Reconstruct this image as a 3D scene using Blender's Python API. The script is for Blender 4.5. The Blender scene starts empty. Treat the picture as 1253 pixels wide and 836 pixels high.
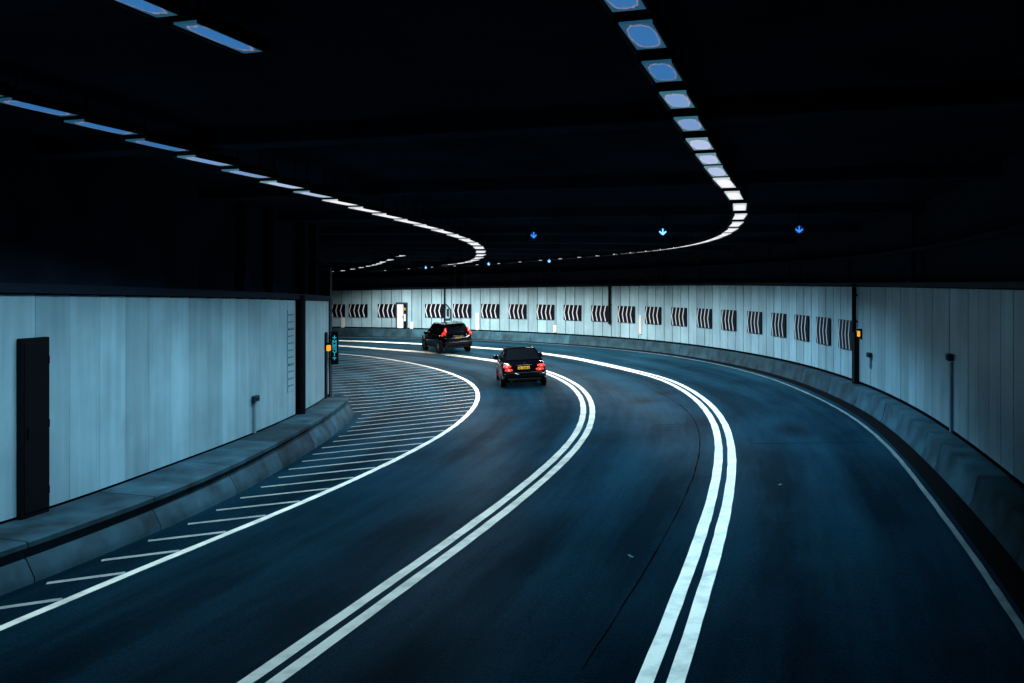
import bpy, math, random
from math import sin, cos, pi, radians, atan2, hypot
from mathutils import Vector, Matrix

random.seed(11)
sc = bpy.context.scene
COL = sc.collection

# ------------------------------------------------------------------ camera, world, exposure
EYE = 3.70                                    # upper deck of a bus
cam = bpy.data.cameras.new('camera')
cam.sensor_width = 36.0
cam.lens = 36.0 * 1100.0 / 1253.0
cam.shift_y = -68.0 / 1253.0
cam.clip_start = 0.05
cam.clip_end = 400.0
camo = bpy.data.objects.new('camera', cam)
camo.location = (0, 0, EYE)
camo.rotation_euler = (radians(90), 0, 0)
COL.objects.link(camo)
sc.camera = camo

world = bpy.data.worlds.new('World')
sc.world = world
world.use_nodes = True
bg = world.node_tree.nodes['Background']
bg.inputs['Color'].default_value = (0.10, 0.28, 0.60, 1)   # deep in the tunnel: no sky reaches it
bg.inputs['Strength'].default_value = 0.004

sc.view_settings.view_transform = 'Standard'
sc.view_settings.look = 'None'
sc.view_settings.gamma = 1.0
sc.view_settings.exposure = 0.0
sc.render.engine = 'CYCLES'
sc.cycles.use_denoising = True
sc.cycles.max_bounces = 6
sc.cycles.diffuse_bounces = 3
sc.cycles.glossy_bounces = 3
sc.cycles.sample_clamp_indirect = 4.0
sc.cycles.use_light_tree = True
sc.cycles.caustics_reflective = False
sc.cycles.caustics_refractive = False

# ------------------------------------------------------------------ helpers
def interp(x, xs, ys):
    if x <= xs[0]: return ys[0]
    for i in range(1, len(xs)):
        if x <= xs[i]:
            t = (x - xs[i-1]) / (xs[i] - xs[i-1])
            return ys[i-1] + t * (ys[i] - ys[i-1])
    return ys[-1]

def sinterp(x, xs, ys):
    """smooth (catmull-rom style) interpolation"""
    if x <= xs[0]: return ys[0]
    if x >= xs[-1]: return ys[-1]
    for i in range(1, len(xs)):
        if x <= xs[i]:
            h = xs[i] - xs[i-1]; t = (x - xs[i-1]) / h
            def sl(k):
                if k == 0: return (ys[1]-ys[0])/(xs[1]-xs[0])
                if k == len(xs)-1: return (ys[-1]-ys[-2])/(xs[-1]-xs[-2])
                return (ys[k+1]-ys[k-1])/(xs[k+1]-xs[k-1])
            m0, m1 = sl(i-1)*h, sl(i)*h
            t2, t3 = t*t, t*t*t
            return (2*t3-3*t2+1)*ys[i-1] + (t3-2*t2+t)*m0 + (-2*t3+3*t2)*ys[i] + (t3-t2)*m1
    return ys[-1]

# base line of the bend: arc length s, curvature table
KX = [-5, 5, 10, 15, 20, 25, 30, 35, 40, 45, 50, 55, 60, 65, 70]
KY = [0.0016, -0.0003, -0.0029, -0.0068, -0.0124, -0.0182, -0.0228, -0.0261, -0.0286, -0.0314, -0.0339, -0.0348, -0.0335, -0.0312, -0.0288]
DS = 0.1
S0, S1 = -15.0, 110.0
_n = int((S1 - S0) / DS) + 1
_th = [0.0] * _n
for i in range(1, _n):
    _th[i] = _th[i-1] + 0.5 * DS * (interp(S0 + (i-1)*DS, KX, KY) + interp(S0 + i*DS, KX, KY))
_i0 = int(round(-S0 / DS))
_t0 = _th[_i0]
_th = [t - _t0 + 0.3202 for t in _th]
_x = [0.0]*_n; _y = [0.0]*_n
for i in range(1, _n):
    _x[i] = _x[i-1] + 0.5*DS*(sin(_th[i]) + sin(_th[i-1]))
    _y[i] = _y[i-1] + 0.5*DS*(cos(_th[i]) + cos(_th[i-1]))
_x = [v - _x0 for _x0 in [_x[_i0] + 1.4425] for v in _x]
_y = [v - _y0 for _y0 in [_y[_i0]] for v in _y]

def base(s):
    k = (s - S0) / DS
    i = max(0, min(_n - 2, int(k))); t = k - i
    return (_x[i]*(1-t) + _x[i+1]*t, _y[i]*(1-t) + _y[i+1]*t, _th[i]*(1-t) + _th[i+1]*t)

def P(s, off):
    x, y, th = base(s)
    return (x + off*cos(th), y - off*sin(th))

def heading(s):            # rotation about z that turns +Y into the travel direction
    return -base(s)[2]

BANK = 0.048
def zg(off):
    return BANK * max(-11.0, min(6.5, off))

def P3(s, off, dz=0.0):
    x, y = P(s, off)
    return (x, y, zg(off) + dz)

def frange(a, b, st):
    n = max(1, int(math.ceil((b - a) / st - 1e-6)))
    return [a + (b - a) * i / n for i in range(n + 1)]

class MB:
    def __init__(self): self.v = []; self.f = []; self.uv = None
    def add(self, vs, fs):
        o = len(self.v); self.v += [tuple(p) for p in vs]; self.f += [tuple(i + o for i in f) for f in fs]; return self
    def box(self, c, s, rz=0.0, rx=0.0, ry=0.0, bev=0.0):
        cx, cy, cz = c; hx, hy, hz = s[0]/2, s[1]/2, s[2]/2
        M = Matrix.Translation(c) @ Matrix.Rotation(rz, 4, 'Z') @ Matrix.Rotation(ry, 4, 'Y') @ Matrix.Rotation(rx, 4, 'X')
        if bev <= 0:
            vs = [M @ Vector((x*hx, y*hy, z*hz)) for z in (-1, 1) for y in (-1, 1) for x in (-1, 1)]
            return self.add(vs, [(0,2,3,1), (4,5,7,6), (0,1,5,4), (2,6,7,3), (0,4,6,2), (1,3,7,5)])
        b = min(bev, hx*.9, hy*.9, hz*.9)
        vs = []; idx = {}
        for z in (-1, 1):
            for y in (-1, 1):
                for x in (-1, 1):
                    for ax in range(3):
                        p = [x*(hx-b), y*(hy-b), z*(hz-b)]
                        p[ax] = (x*hx, y*hy, z*hz)[ax]
                        idx[(x, y, z, ax)] = len(vs); vs.append(M @ Vector(p))
        fs = []
        for ax in range(3):
            o1, o2 = [a for a in range(3) if a != ax]
            for sgn in (-1, 1):
                q = []
                for a, bb in ((-1,-1), (1,-1), (1,1), (-1,1)):
                    k = [0,0,0]; k[ax] = sgn; k[o1] = a; k[o2] = bb
                    q.append(idx[(k[0],k[1],k[2],ax)])
                fl = (sgn > 0) != (ax == 1)
                fs.append(tuple(q if fl else q[::-1]))
        for ax in range(3):
            o1, o2 = [a for a in range(3) if a != ax]
            for a in (-1, 1):
                for bb in (-1, 1):
                    k1 = [0,0,0]; k1[o1] = a; k1[o2] = bb; k1[ax] = -1
                    k2 = list(k1); k2[ax] = 1
                    fs.append((idx[tuple(k1)+(o1,)], idx[tuple(k2)+(o1,)], idx[tuple(k2)+(o2,)], idx[tuple(k1)+(o2,)]))
        for z in (-1, 1):
            for y in (-1, 1):
                for x in (-1, 1):
                    fs.append((idx[(x,y,z,0)], idx[(x,y,z,1)], idx[(x,y,z,2)]))
        return self.add(vs, fs)
    def tube(self, a, b, r, n=10, r2=None, caps=True):
        a = Vector(a); b = Vector(b); d = (b - a).normalized()
        u = d.orthogonal().normalized(); w = d.cross(u); r2 = r if r2 is None else r2
        vs = [a + (u*cos(2*pi*i/n) + w*sin(2*pi*i/n))*r for i in range(n)] + [b + (u*cos(2*pi*i/n) + w*sin(2*pi*i/n))*r2 for i in range(n)]
        fs = [(i, (i+1) % n, n + (i+1) % n, n + i) for i in range(n)]
        if caps: fs += [tuple(range(n))[::-1], tuple(range(n, 2*n))]
        return self.add(vs, fs)
    def lathe(self, c, axis, prof, n=20):
        """prof: list of (r, h) along axis"""
        c = Vector(c); d = Vector(axis).normalized(); u = d.orthogonal().normalized(); w = d.cross(u)
        vs = [c + d*h + (u*cos(2*pi*i/n) + w*sin(2*pi*i/n))*r for r, h in prof for i in range(n)]
        fs = [(k*n+i, k*n+(i+1) % n, (k+1)*n+(i+1) % n, (k+1)*n+i) for k in range(len(prof)-1) for i in range(n)]
        return self.add(vs, fs)
    def sweep(self, rings, close=True, caps=True):
        """rings: list of equal-length point lists"""
        n = len(rings[0]); vs = [p for r in rings for p in r]
        fs = []
        for k in range(len(rings) - 1):
            for i in range(n if close else n - 1):
                j = (i + 1) % n
                fs.append((k*n+i, k*n+j, (k+1)*n+j, (k+1)*n+i))
        if close and caps:
            fs += [tuple(range(n))[::-1], tuple(range((len(rings)-1)*n, len(rings)*n))]
        return self.add(vs, fs)
    def prism(self, pts, d):
        """planar polygon pts (3d) extruded by vector d"""
        n = len(pts); d = Vector(d)
        vs = [Vector(p) for p in pts] + [Vector(p) + d for p in pts]
        return self.add(vs, [tuple(range(n))[::-1], tuple(range(n, 2*n))] + [(i, (i+1) % n, n+(i+1) % n, n+i) for i in range(n)])
    def mesh(self, name, mat, smooth=None):
        me = bpy.data.meshes.new(name); me.from_pydata(self.v, [], self.f); me.validate(); me.update()
        import bmesh
        bm = bmesh.new(); bm.from_mesh(me); bmesh.ops.recalc_face_normals(bm, faces=bm.faces); bm.to_mesh(me); bm.free()
        if mat: me.materials.append(mat)
        if smooth is not None:
            me.shade_smooth()
            me.set_sharp_from_angle(angle=radians(smooth))
        return me
    def build(self, name, mat, parent=None, smooth=None):
        return link(name, self.mesh(name, mat, smooth), parent)

def link(name, data, parent=None):
    o = bpy.data.objects.new(name, data); COL.objects.link(o)
    if parent is not None: o.parent = parent
    return o

def tag(o, label=None, cat=None, group=None, kind=None):
    if label: o['label'] = label
    if cat: o['category'] = cat
    if group: o['group'] = group
    if kind: o['kind'] = kind
    return o

def thing(name, label, cat, loc=(0,0,0), rz=0.0, group=None, rx=0.0, ry=0.0):
    o = bpy.data.objects.new(name, None); COL.objects.link(o)
    o.empty_display_size = 0.2
    o.location = loc; o.rotation_euler = (rx, ry, rz)
    return tag(o, label, cat, group)

ORD = ['first','second','third','fourth','fifth','sixth','seventh','eighth','ninth','tenth','eleventh','twelfth','thirteenth','fourteenth','fifteenth','sixteenth','seventeenth','eighteenth','nineteenth']
TENS = {2:('twenty','twentieth'),3:('thirty','thirtieth'),4:('forty','fortieth'),5:('fifty','fiftieth'),6:('sixty','sixtieth'),7:('seventy','seventieth')}
def ordinal(n):            # n from 1
    if n < 20: return ORD[n-1]
    t, u = divmod(n, 10)
    return TENS[t][1] if u == 0 else TENS[t][0] + '-' + ORD[u-1]

# ------------------------------------------------------------------ materials
def new_mat(name):
    m = bpy.data.materials.new(name); m.use_nodes = True
    nt = m.node_tree
    return m, nt, nt.nodes['Principled BSDF'], nt.nodes['Material Output']

def N(nt, typ, **kw):
    n = nt.nodes.new(typ)
    for k, v in kw.items(): setattr(n, k, v)
    return n

def simple(name, col, rough=0.5, metal=0.0, spec=0.5, noise=0.0, nscale=6.0, bump=0.0, bscale=60.0, coat=0.0):
    m, nt, p, out = new_mat(name)
    p.inputs['Base Color'].default_value = (*col, 1)
    p.inputs['Roughness'].default_value = rough
    p.inputs['Metallic'].default_value = metal
    p.inputs['Specular IOR Level'].default_value = spec
    if coat: p.inputs['Coat Weight'].default_value = coat; p.inputs['Coat Roughness'].default_value = 0.05
    if noise > 0 or bump > 0:
        g = N(nt, 'ShaderNodeNewGeometry')
    if noise > 0:
        n = N(nt, 'ShaderNodeTexNoise'); n.inputs['Scale'].default_value = nscale; n.inputs['Detail'].default_value = 6
        nt.links.new(g.outputs['Position'], n.inputs['Vector'])
        r = N(nt, 'ShaderNodeMapRange'); r.inputs[1].default_value = 0.3; r.inputs[2].default_value = 0.7
        r.inputs[3].default_value = 1 - noise; r.inputs[4].default_value = 1 + noise
        nt.links.new(n.outputs['Fac'], r.inputs[0])
        mx = N(nt, 'ShaderNodeMix', data_type='RGBA', blend_type='MULTIPLY'); mx.inputs[0].default_value = 1.0
        mx.inputs[6].default_value = (*col, 1); nt.links.new(r.outputs[0], mx.inputs[7])
        nt.links.new(mx.outputs[2], p.inputs['Base Color'])
    if bump > 0:
        n2 = N(nt, 'ShaderNodeTexNoise'); n2.inputs['Scale'].default_value = bscale; n2.inputs['Detail'].default_value = 4
        nt.links.new(g.outputs['Position'], n2.inputs['Vector'])
        b = N(nt, 'ShaderNodeBump'); b.inputs['Strength'].default_value = bump; b.inputs['Distance'].default_value = 0.02
        nt.links.new(n2.outputs['Fac'], b.inputs['Height']); nt.links.new(b.outputs[0], p.inputs['Normal'])
    return m

def emit(name, col, strength, base_col=(0.02, 0.02, 0.02)):
    m, nt, p, out = new_mat(name)
    p.inputs['Base Color'].default_value = (*base_col, 1)
    p.inputs['Emission Color'].default_value = (*col, 1)
    p.inputs['Emission Strength'].default_value = strength
    return m

# asphalt: worn, polished in the wheel tracks; UV = (offset, arc length)
def make_asphalt():
    m, nt, p, out = new_mat('asphalt')
    L = nt.links.new
    uv = N(nt, 'ShaderNodeUVMap'); uv.uv_map = 'road'
    mp = N(nt, 'ShaderNodeMapping'); mp.inputs['Scale'].default_value = (1.1, 0.09, 1)
    L(uv.outputs[0], mp.inputs[0])
    n1 = N(nt, 'ShaderNodeTexNoise'); n1.inputs['Scale'].default_value = 1.0; n1.inputs['Detail'].default_value = 7; n1.inputs['Roughness'].default_value = 0.6
    L(mp.outputs[0], n1.inputs['Vector'])
    mp2 = N(nt, 'ShaderNodeMapping'); mp2.inputs['Scale'].default_value = (0.35, 0.22, 1); mp2.inputs['Location'].default_value = (3.1, 7.7, 0)
    L(uv.outputs[0], mp2.inputs[0])
    n2 = N(nt, 'ShaderNodeTexNoise'); n2.inputs['Scale'].default_value = 1.0; n2.inputs['Detail'].default_value = 8
    L(mp2.outputs[0], n2.inputs['Vector'])
    g = N(nt, 'ShaderNodeNewGeometry')
    n3 = N(nt, 'ShaderNodeTexNoise'); n3.inputs['Scale'].default_value = 45; n3.inputs['Detail'].default_value = 5
    L(g.outputs['Position'], n3.inputs['Vector'])
    a = N(nt, 'ShaderNodeMath', operation='MULTIPLY_ADD'); L(n1.outputs['Fac'], a.inputs[0]); a.inputs[1].default_value = 0.6
    b = N(nt, 'ShaderNodeMath', operation='MULTIPLY'); L(n2.outputs['Fac'], b.inputs[0]); b.inputs[1].default_value = 0.4
    L(b.outputs[0], a.inputs[2])
    r = N(nt, 'ShaderNodeValToRGB')
    r.color_ramp.elements[0].position = 0.36; r.color_ramp.elements[0].color = (0.0002, 0.0006, 0.0011, 1)
    r.color_ramp.elements[1].position = 0.64; r.color_ramp.elements[1].color = (0.0008, 0.0036, 0.0062, 1)
    L(a.outputs[0], r.inputs[0])
    mx = N(nt, 'ShaderNodeMix', data_type='RGBA', blend_type='MULTIPLY'); mx.inputs[0].default_value = 1.0
    gr = N(nt, 'ShaderNodeMapRange'); gr.inputs[1].default_value = 0.3; gr.inputs[2].default_value = 0.7; gr.inputs[3].default_value = 0.45; gr.inputs[4].default_value = 1.6
    L(n3.outputs['Fac'], gr.inputs[0]); L(r.outputs[0], mx.inputs[6]); L(gr.outputs[0], mx.inputs[7])
    L(mx.outputs[2], p.inputs['Base Color'])
    rr = N(nt, 'ShaderNodeMapRange'); rr.inputs[1].default_value = 0.35; rr.inputs[2].default_value = 0.65; rr.inputs[3].default_value = 0.58; rr.inputs[4].default_value = 0.34
    su = N(nt, 'ShaderNodeSeparateXYZ'); L(uv.outputs[0], su.inputs[0])
    tw = N(nt, 'ShaderNodeMath', operation='MULTIPLY_ADD'); L(su.outputs[0], tw.inputs[0]); tw.inputs[1].default_value = 2*pi/1.83; tw.inputs[2].default_value = -0.45
    tc = N(nt, 'ShaderNodeMath', operation='COSINE'); L(tw.outputs[0], tc.inputs[0])
    ta = N(nt, 'ShaderNodeMath', operation='MULTIPLY_ADD'); L(tc.outputs[0], ta.inputs[0]); ta.inputs[1].default_value = 0.045; L(a.outputs[0], ta.inputs[2])
    L(ta.outputs[0], rr.inputs[0]); L(rr.outputs[0], p.inputs['Roughness'])
    p.inputs['Specular IOR Level'].default_value = 0.01
    sw = N(nt, 'ShaderNodeMapRange'); sw.inputs[1].default_value = 0.40; sw.inputs[2].default_value = 0.62; sw.inputs[3].default_value = 0.22; sw.inputs[4].default_value = 0.64
    L(ta.outputs[0], sw.inputs[0]); 
    cur = N(nt, 'ShaderNodeMath', operation='MULTIPLY'); L(sw.outputs[0], cur.inputs[0]); L(gr.outputs[0], cur.inputs[1])
    for (so_, ss_, ro, rs_) in ((-1.75, 30.6, 0.75, 1.3), (-0.9, 32.5, 0.5, 1.0), (-5.4, 41.5, 1.0, 2.2), (1.8, 24.0, 0.6, 1.6)):   # oil soaked into the surface
        mv = N(nt, 'ShaderNodeMapping'); mv.inputs['Location'].default_value = (-so_/ro, -ss_/rs_, 0); mv.inputs['Scale'].default_value = (1/ro, 1/rs_, 1)
        L(uv.outputs[0], mv.inputs[0])
        ln = N(nt, 'ShaderNodeVectorMath', operation='LENGTH'); L(mv.outputs[0], ln.inputs[0])
        ad = N(nt, 'ShaderNodeMath', operation='MULTIPLY_ADD'); L(n3.outputs['Fac'], ad.inputs[0]); ad.inputs[1].default_value = 0.5; L(ln.outputs['Value'], ad.inputs[2])
        mr = N(nt, 'ShaderNodeMapRange'); mr.inputs[1].default_value = 0.4; mr.inputs[2].default_value = 1.3; mr.inputs[3].default_value = 0.35; mr.inputs[4].default_value = 1.0
        L(ad.outputs[0], mr.inputs[0])
        nx_ = N(nt, 'ShaderNodeMath', operation='MULTIPLY'); L(cur.outputs[0], nx_.inputs[0]); L(mr.outputs[0], nx_.inputs[1]); cur = nx_
    L(cur.outputs[0], p.inputs['Sheen Weight'])      # blue sheen of the lit road, put in as patchy grazing tint
    p.inputs['Sheen Roughness'].default_value = 0.35
    p.inputs['Sheen Tint'].default_value = (0.10, 0.60, 0.99, 1)
    p.inputs['Specular Tint'].default_value = (0.15, 0.65, 1.0, 1)
    bp = N(nt, 'ShaderNodeBump'); bp.inputs['Strength'].default_value = 0.25; bp.inputs['Distance'].default_value = 0.01
    L(n3.outputs['Fac'], bp.inputs['Height']); L(bp.outputs[0], p.inputs['Normal'])
    return m
M_ASPHALT = make_asphalt()

def make_paint(name, col, wear, rough=0.45):
    m, nt, p, out = new_mat(name)
    L = nt.links.new
    g = N(nt, 'ShaderNodeNewGeometry')
    n = N(nt, 'ShaderNodeTexNoise'); n.inputs['Scale'].default_value = 2.3; n.inputs['Detail'].default_value = 9; n.inputs['Roughness'].default_value = 0.65
    L(g.outputs['Position'], n.inputs['Vector'])
    r = N(nt, 'ShaderNodeValToRGB')
    r.color_ramp.elements[0].position = wear; r.color_ramp.elements[0].color = (col[0]*.62, col[1]*.64, col[2]*.64, 1)
    r.color_ramp.elements[1].position = wear + 0.22; r.color_ramp.elements[1].color = (*col, 1)
    L(n.outputs['Fac'], r.inputs[0]); L(r.outputs[0], p.inputs['Base Color'])
    p.inputs['Roughness'].default_value = rough
    return m
M_PAINT = make_paint('road_paint', (0.92, 0.85, 0.72), 0.34)
M_PAINT_WORN = make_paint('road_paint_worn', (0.36, 0.38, 0.36), 0.36)
M_PAINT_DIM = make_paint('road_paint_dim', (0.24, 0.31, 0.33), 0.36)  # right edge line: the dimmer light there is put into the paint colour
M_SEAM = simple('bitumen_seam', (0.0006, 0.0008, 0.001), 0.8, spec=0.02)
M_STUD = simple('reflective_stud', (0.04, 0.08, 0.11), 0.5, spec=0.1)

# enamel wall panel: every panel a slightly different tone, grime streaks running down
def make_panel(name, col):
    m, nt, p, out = new_mat(name)
    L = nt.links.new
    oi = N(nt, 'ShaderNodeObjectInfo')
    g = N(nt, 'ShaderNodeNewGeometry')
    mp = N(nt, 'ShaderNodeMapping'); mp.inputs['Scale'].default_value = (5.0, 5.0, 0.35)
    L(g.outputs['Position'], mp.inputs[0])
    n = N(nt, 'ShaderNodeTexNoise'); n.inputs['Scale'].default_value = 1.0; n.inputs['Detail'].default_value = 7
    L(mp.outputs[0], n.inputs['Vector'])
    n2 = N(nt, 'ShaderNodeTexNoise'); n2.inputs['Scale'].default_value = 0.9; n2.inputs['Detail'].default_value = 8
    L(g.outputs['Position'], n2.inputs['Vector'])
    a = N(nt, 'ShaderNodeMapRange'); a.inputs[1].default_value = 0.0; a.inputs[2].default_value = 1.0; a.inputs[3].default_value = 0.78; a.inputs[4].default_value = 1.08
    L(oi.outputs['Random'], a.inputs[0])
    b = N(nt, 'ShaderNodeMapRange'); b.inputs[1].default_value = 0.3; b.inputs[2].default_value = 0.7; b.inputs[3].default_value = 0.84; b.inputs[4].default_value = 1.08
    L(n.outputs['Fac'], b.inputs[0])
    c = N(nt, 'ShaderNodeMapRange'); c.inputs[1].default_value = 0.35; c.inputs[2].default_value = 0.65; c.inputs[3].default_value = 0.86; c.inputs[4].default_value = 1.06
    L(n2.outputs['Fac'], c.inputs[0])
    m1 = N(nt, 'ShaderNodeMath', operation='MULTIPLY'); L(a.outputs[0], m1.inputs[0]); L(b.outputs[0], m1.inputs[1])
    m2 = N(nt, 'ShaderNodeMath', operation='MULTIPLY'); L(m1.outputs[0], m2.inputs[0]); L(c.outputs[0], m2.inputs[1])
    mx = N(nt, 'ShaderNodeMix', data_type='RGBA', blend_type='MULTIPLY'); mx.inputs[0].default_value = 1.0
    mx.inputs[6].default_value = (*col, 1); L(m2.outputs[0], mx.inputs[7]); L(mx.outputs[2], p.inputs['Base Color'])
    p.inputs['Roughness'].default_value = 0.42
    p.inputs['Specular IOR Level'].default_value = 0.2
    return m
M_PANEL = make_panel('enamel_panel', (0.37, 0.60, 0.69))
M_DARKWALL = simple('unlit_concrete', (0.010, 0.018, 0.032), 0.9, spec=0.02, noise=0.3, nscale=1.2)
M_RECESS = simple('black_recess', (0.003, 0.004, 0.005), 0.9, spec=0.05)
M_CEIL = simple('unlit_ceiling', (0.010, 0.017, 0.030), 0.95, spec=0.0, noise=0.3, nscale=0.8)  # lack of light overhead put into a near-black base colour
def make_concrete(name, col):
    m = simple(name, col, 0.8, spec=0.2, noise=0.55, nscale=1.6, bump=0.12, bscale=30)
    nt = m.node_tree; p = nt.nodes['Principled BSDF']
    src = p.inputs['Base Color'].links[0].from_socket
    oi = N(nt, 'ShaderNodeObjectInfo')
    r = N(nt, 'ShaderNodeMapRange'); r.inputs[3].default_value = 0.55; r.inputs[4].default_value = 1.45
    nt.links.new(oi.outputs['Random'], r.inputs[0])
    mx = N(nt, 'ShaderNodeMix', data_type='RGBA', blend_type='MULTIPLY'); mx.inputs[0].default_value = 1.0
    nt.links.new(src, mx.inputs[6]); nt.links.new(r.outputs[0], mx.inputs[7]); nt.links.new(mx.outputs[2], p.inputs['Base Color'])
    return m
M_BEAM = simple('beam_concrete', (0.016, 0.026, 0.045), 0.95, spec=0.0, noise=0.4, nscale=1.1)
M_CONC_RIGHT = make_concrete('kerb_concrete_right', (0.022, 0.070, 0.098))  # right kerb, a little lighter and bluer than the left
M_CONC = make_concrete('kerb_concrete', (0.022, 0.060, 0.082))
M_LEDGE = simple('ledge_concrete', (0.08, 0.10, 0.11), 0.8, noise=0.4, nscale=1.5, bump=0.2, bscale=30)
M_BLACK = simple('black_metal', (0.004, 0.005, 0.007), 0.6, spec=0.1)
M_STEEL = simple('dark_blue_steel', (0.022, 0.036, 0.06), 0.6, spec=0.2)
M_SLAT = simple('slat_grey', (0.10, 0.17, 0.20), 0.6)
M_CAP = simple('coping_steel', (0.010, 0.018, 0.034), 0.7, spec=0.1)
M_WHITE = simple('white_enamel', (0.80, 0.80, 0.78), 0.4)
M_SIGNBLACK = simple('sign_black', (0.003, 0.005, 0.012), 0.5, spec=0.1)
M_SIGNWHITE = simple('sign_white', (0.66, 0.70, 0.74), 0.5, spec=0.2)
M_AMBER = emit('amber_lamp', (1.0, 0.42, 0.03), 1.0)
M_CYAN = emit('cyan_glyph', (0.02, 0.60, 0.80), 0.6)
M_GLOW = emit('blue_glow', (0.01, 0.08, 0.55), 0.16)  # halo of the blue arrows, put in as faint emission
M_BLUEARROW = emit('blue_arrow', (0.14, 0.46, 1.0), 3.4)
M_BLUEDIM = emit('blue_arrow_dim', (0.04, 0.30, 1.0), 1.2)
M_HOUSING = simple('lamp_housing', (0.003, 0.004, 0.005), 0.7, spec=0.05)

# ------------------------------------------------------------------ offsets of the lines (metres from the double line on the right)
def offA(s): return sinterp(s, [-10, 8, 16, 22, 30, 38, 44, 52, 57, 62, 67, 75], [-3.78, -3.74, -3.62, -3.58, -3.66, -3.6, -3.5, -3.5, -3.35, -3.2, -2.7, -2.6])
def offB(s): return sinterp(s, [-10, 8, 30, 37, 41, 44, 48, 53, 58, 75], [0.05, 0.04, 0, 0.02, -0.16, -0.18, 0.0, 0.1, 0, 0])
def offL(s): return sinterp(s, [-10, 9, 11, 14, 17, 23, 31, 38, 46, 52, 57, 61, 66, 75], [-7.8, -7.77, -7.75, -7.63, -7.53, -7.44, -7.43, -7.37, -7.27, -7.0, -6.6, -6.25, -6.1, -6.0])
def offR(s): return sinterp(s, [-10, 11, 17, 24, 31, 36, 42, 46, 55, 62, 70, 80], [3.45, 3.45, 3.43, 3.53, 3.58, 3.75, 3.95, 4.0, 3.6, 3.1, 2.2, 1.6])
def offF(s): return sinterp(s, [-10, 13, 20, 26, 30, 40, 47, 55, 62, 70, 80], [3.9, 3.9, 3.93, 4.08, 4.15, 4.45, 4.55, 4.15, 3.5, 2.6, 2.0])
def offW(s): return sinterp(s, [-10, 16, 29, 40, 48, 55, 62, 70, 80], [4.4, 4.45, 4.6, 4.85, 5.0, 4.6, 4.0, 3.1, 2.5])
def offLF(s): return sinterp(s, [-12, 9.8, 14.6, 20.8, 26.2, 30.3], [-8.8, -8.85, -9.14, -10.1, -10.85, -11.3])
def offLW(s): return sinterp(s, [-12, 10.9, 16.6, 23.8, 29.6, 31], [-9.9, -10.1, -10.67, -11.47, -12.1, -12.25])
def wall_top(s): return sinterp(s, [-10, 16, 30, 45, 55, 60, 70, 80], [3.66, 3.67, 3.70, 3.75, 3.66, 3.58, 3.40, 3.3])
def lwall_top(s): return interp(s, [-10, 11, 24, 31], [3.68, 3.61, 3.33, 3.20])
def ceil_z(s): return EYE + sinterp(s, [-15, 0, 8, 14, 30, 45, 80], [2.5, 2.5, 2.45, 2.25, 1.95, 1.85, 1.75])

# ------------------------------------------------------------------ road
OFFS = [-22, -17, -13, -11, -9.5, -8, -6.5, -5, -3.5, -2, -0.5, 1, 2.5, 3.5, 4.2, 5.4]
SS = frange(-12, 84, 0.5)
mb = MB(); uvs = []
for s in SS:
    for o in OFFS:
        mb.v.append(P3(s, o)); uvs.append((o, s))
no = len(OFFS)
for i in range(len(SS)-1):
    for j in range(no-1):
        a = i*no + j
        mb.f.append((a, a+1, a+no+1, a+no))
me = bpy.data.meshes.new('road'); me.from_pydata(mb.v, [], mb.f); me.update()
lay = me.uv_layers.new(name='road')
for lp in me.loops: lay.data[lp.index].uv = uvs[lp.vertex_index]
me.materials.append(M_ASPHALT)
road = link('road', me)
tag(road, 'dark worn asphalt carriageway bending left through the tunnel', 'road', kind='structure')

def ribbon(name, fn, w, s0, s1, mat, dz=0.004, jit=0.007, ds=0.5):
    m = MB(); k = 0
    ra = random.Random(hash(name) % 1000 + int(w*1000))
    prev = None
    for s in frange(s0, s1, ds):
        o = fn(s); a = o - w/2 + ra.uniform(-jit, jit); b = o + w/2 + ra.uniform(-jit, jit)
        m.v += [P3(s, a, dz), P3(s, b, dz)]
        if k: m.f.append((2*k-2, 2*k-1, 2*k+1, 2*k))
        k += 1
    return m.build(name, mat, road)

ribbon('lane_line', lambda s: offA(s) - 0.14, 0.17, -10, 80, M_PAINT)
ribbon('lane_line', lambda s: offA(s) + 0.14, 0.17, -10, 80, M_PAINT)
ribbon('lane_line', lambda s: offB(s) - 0.14, 0.17, -10, 80, M_PAINT)
ribbon('lane_line', lambda s: offB(s) + 0.14, 0.17, -10, 80, M_PAINT)
ribbon('edge_line', offL, 0.16, -10, 80, M_PAINT)
ribbon('edge_line', offR, 0.085, -10, 80, M_PAINT_DIM)
ribbon('road_seam', lambda s: sinterp(s, [-10, 8, 14, 22, 28, 34, 50], [-0.9, -0.75, -0.62, -0.55, -0.7, -1.1, -1.2]), 0.022, 9, 34, M_SEAM, 0.003, 0.008)
for s, o0, o1 in ((25.2, -1.7, -0.9), (30.5, -2.0, -1.0), (33.5, -3.0, -0.9), (31.0, -6.9, -3.9), (22.0, 0.6, 3.2), (40.0, 0.4, 3.4)):
    m = MB(); n = 8; rr = random.Random(int(s*10))
    for i in range(n+1):
        o = o0 + (o1-o0)*i/n; d = rr.uniform(-.02, .02)
        m.v += [P3(s + d, o, 0.003), P3(s + d + 0.035, o, 0.003)]
        if i: m.f.append((2*i-2, 2*i, 2*i+1, 2*i-1))
    m.build('road_seam', M_SEAM, road)

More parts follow.
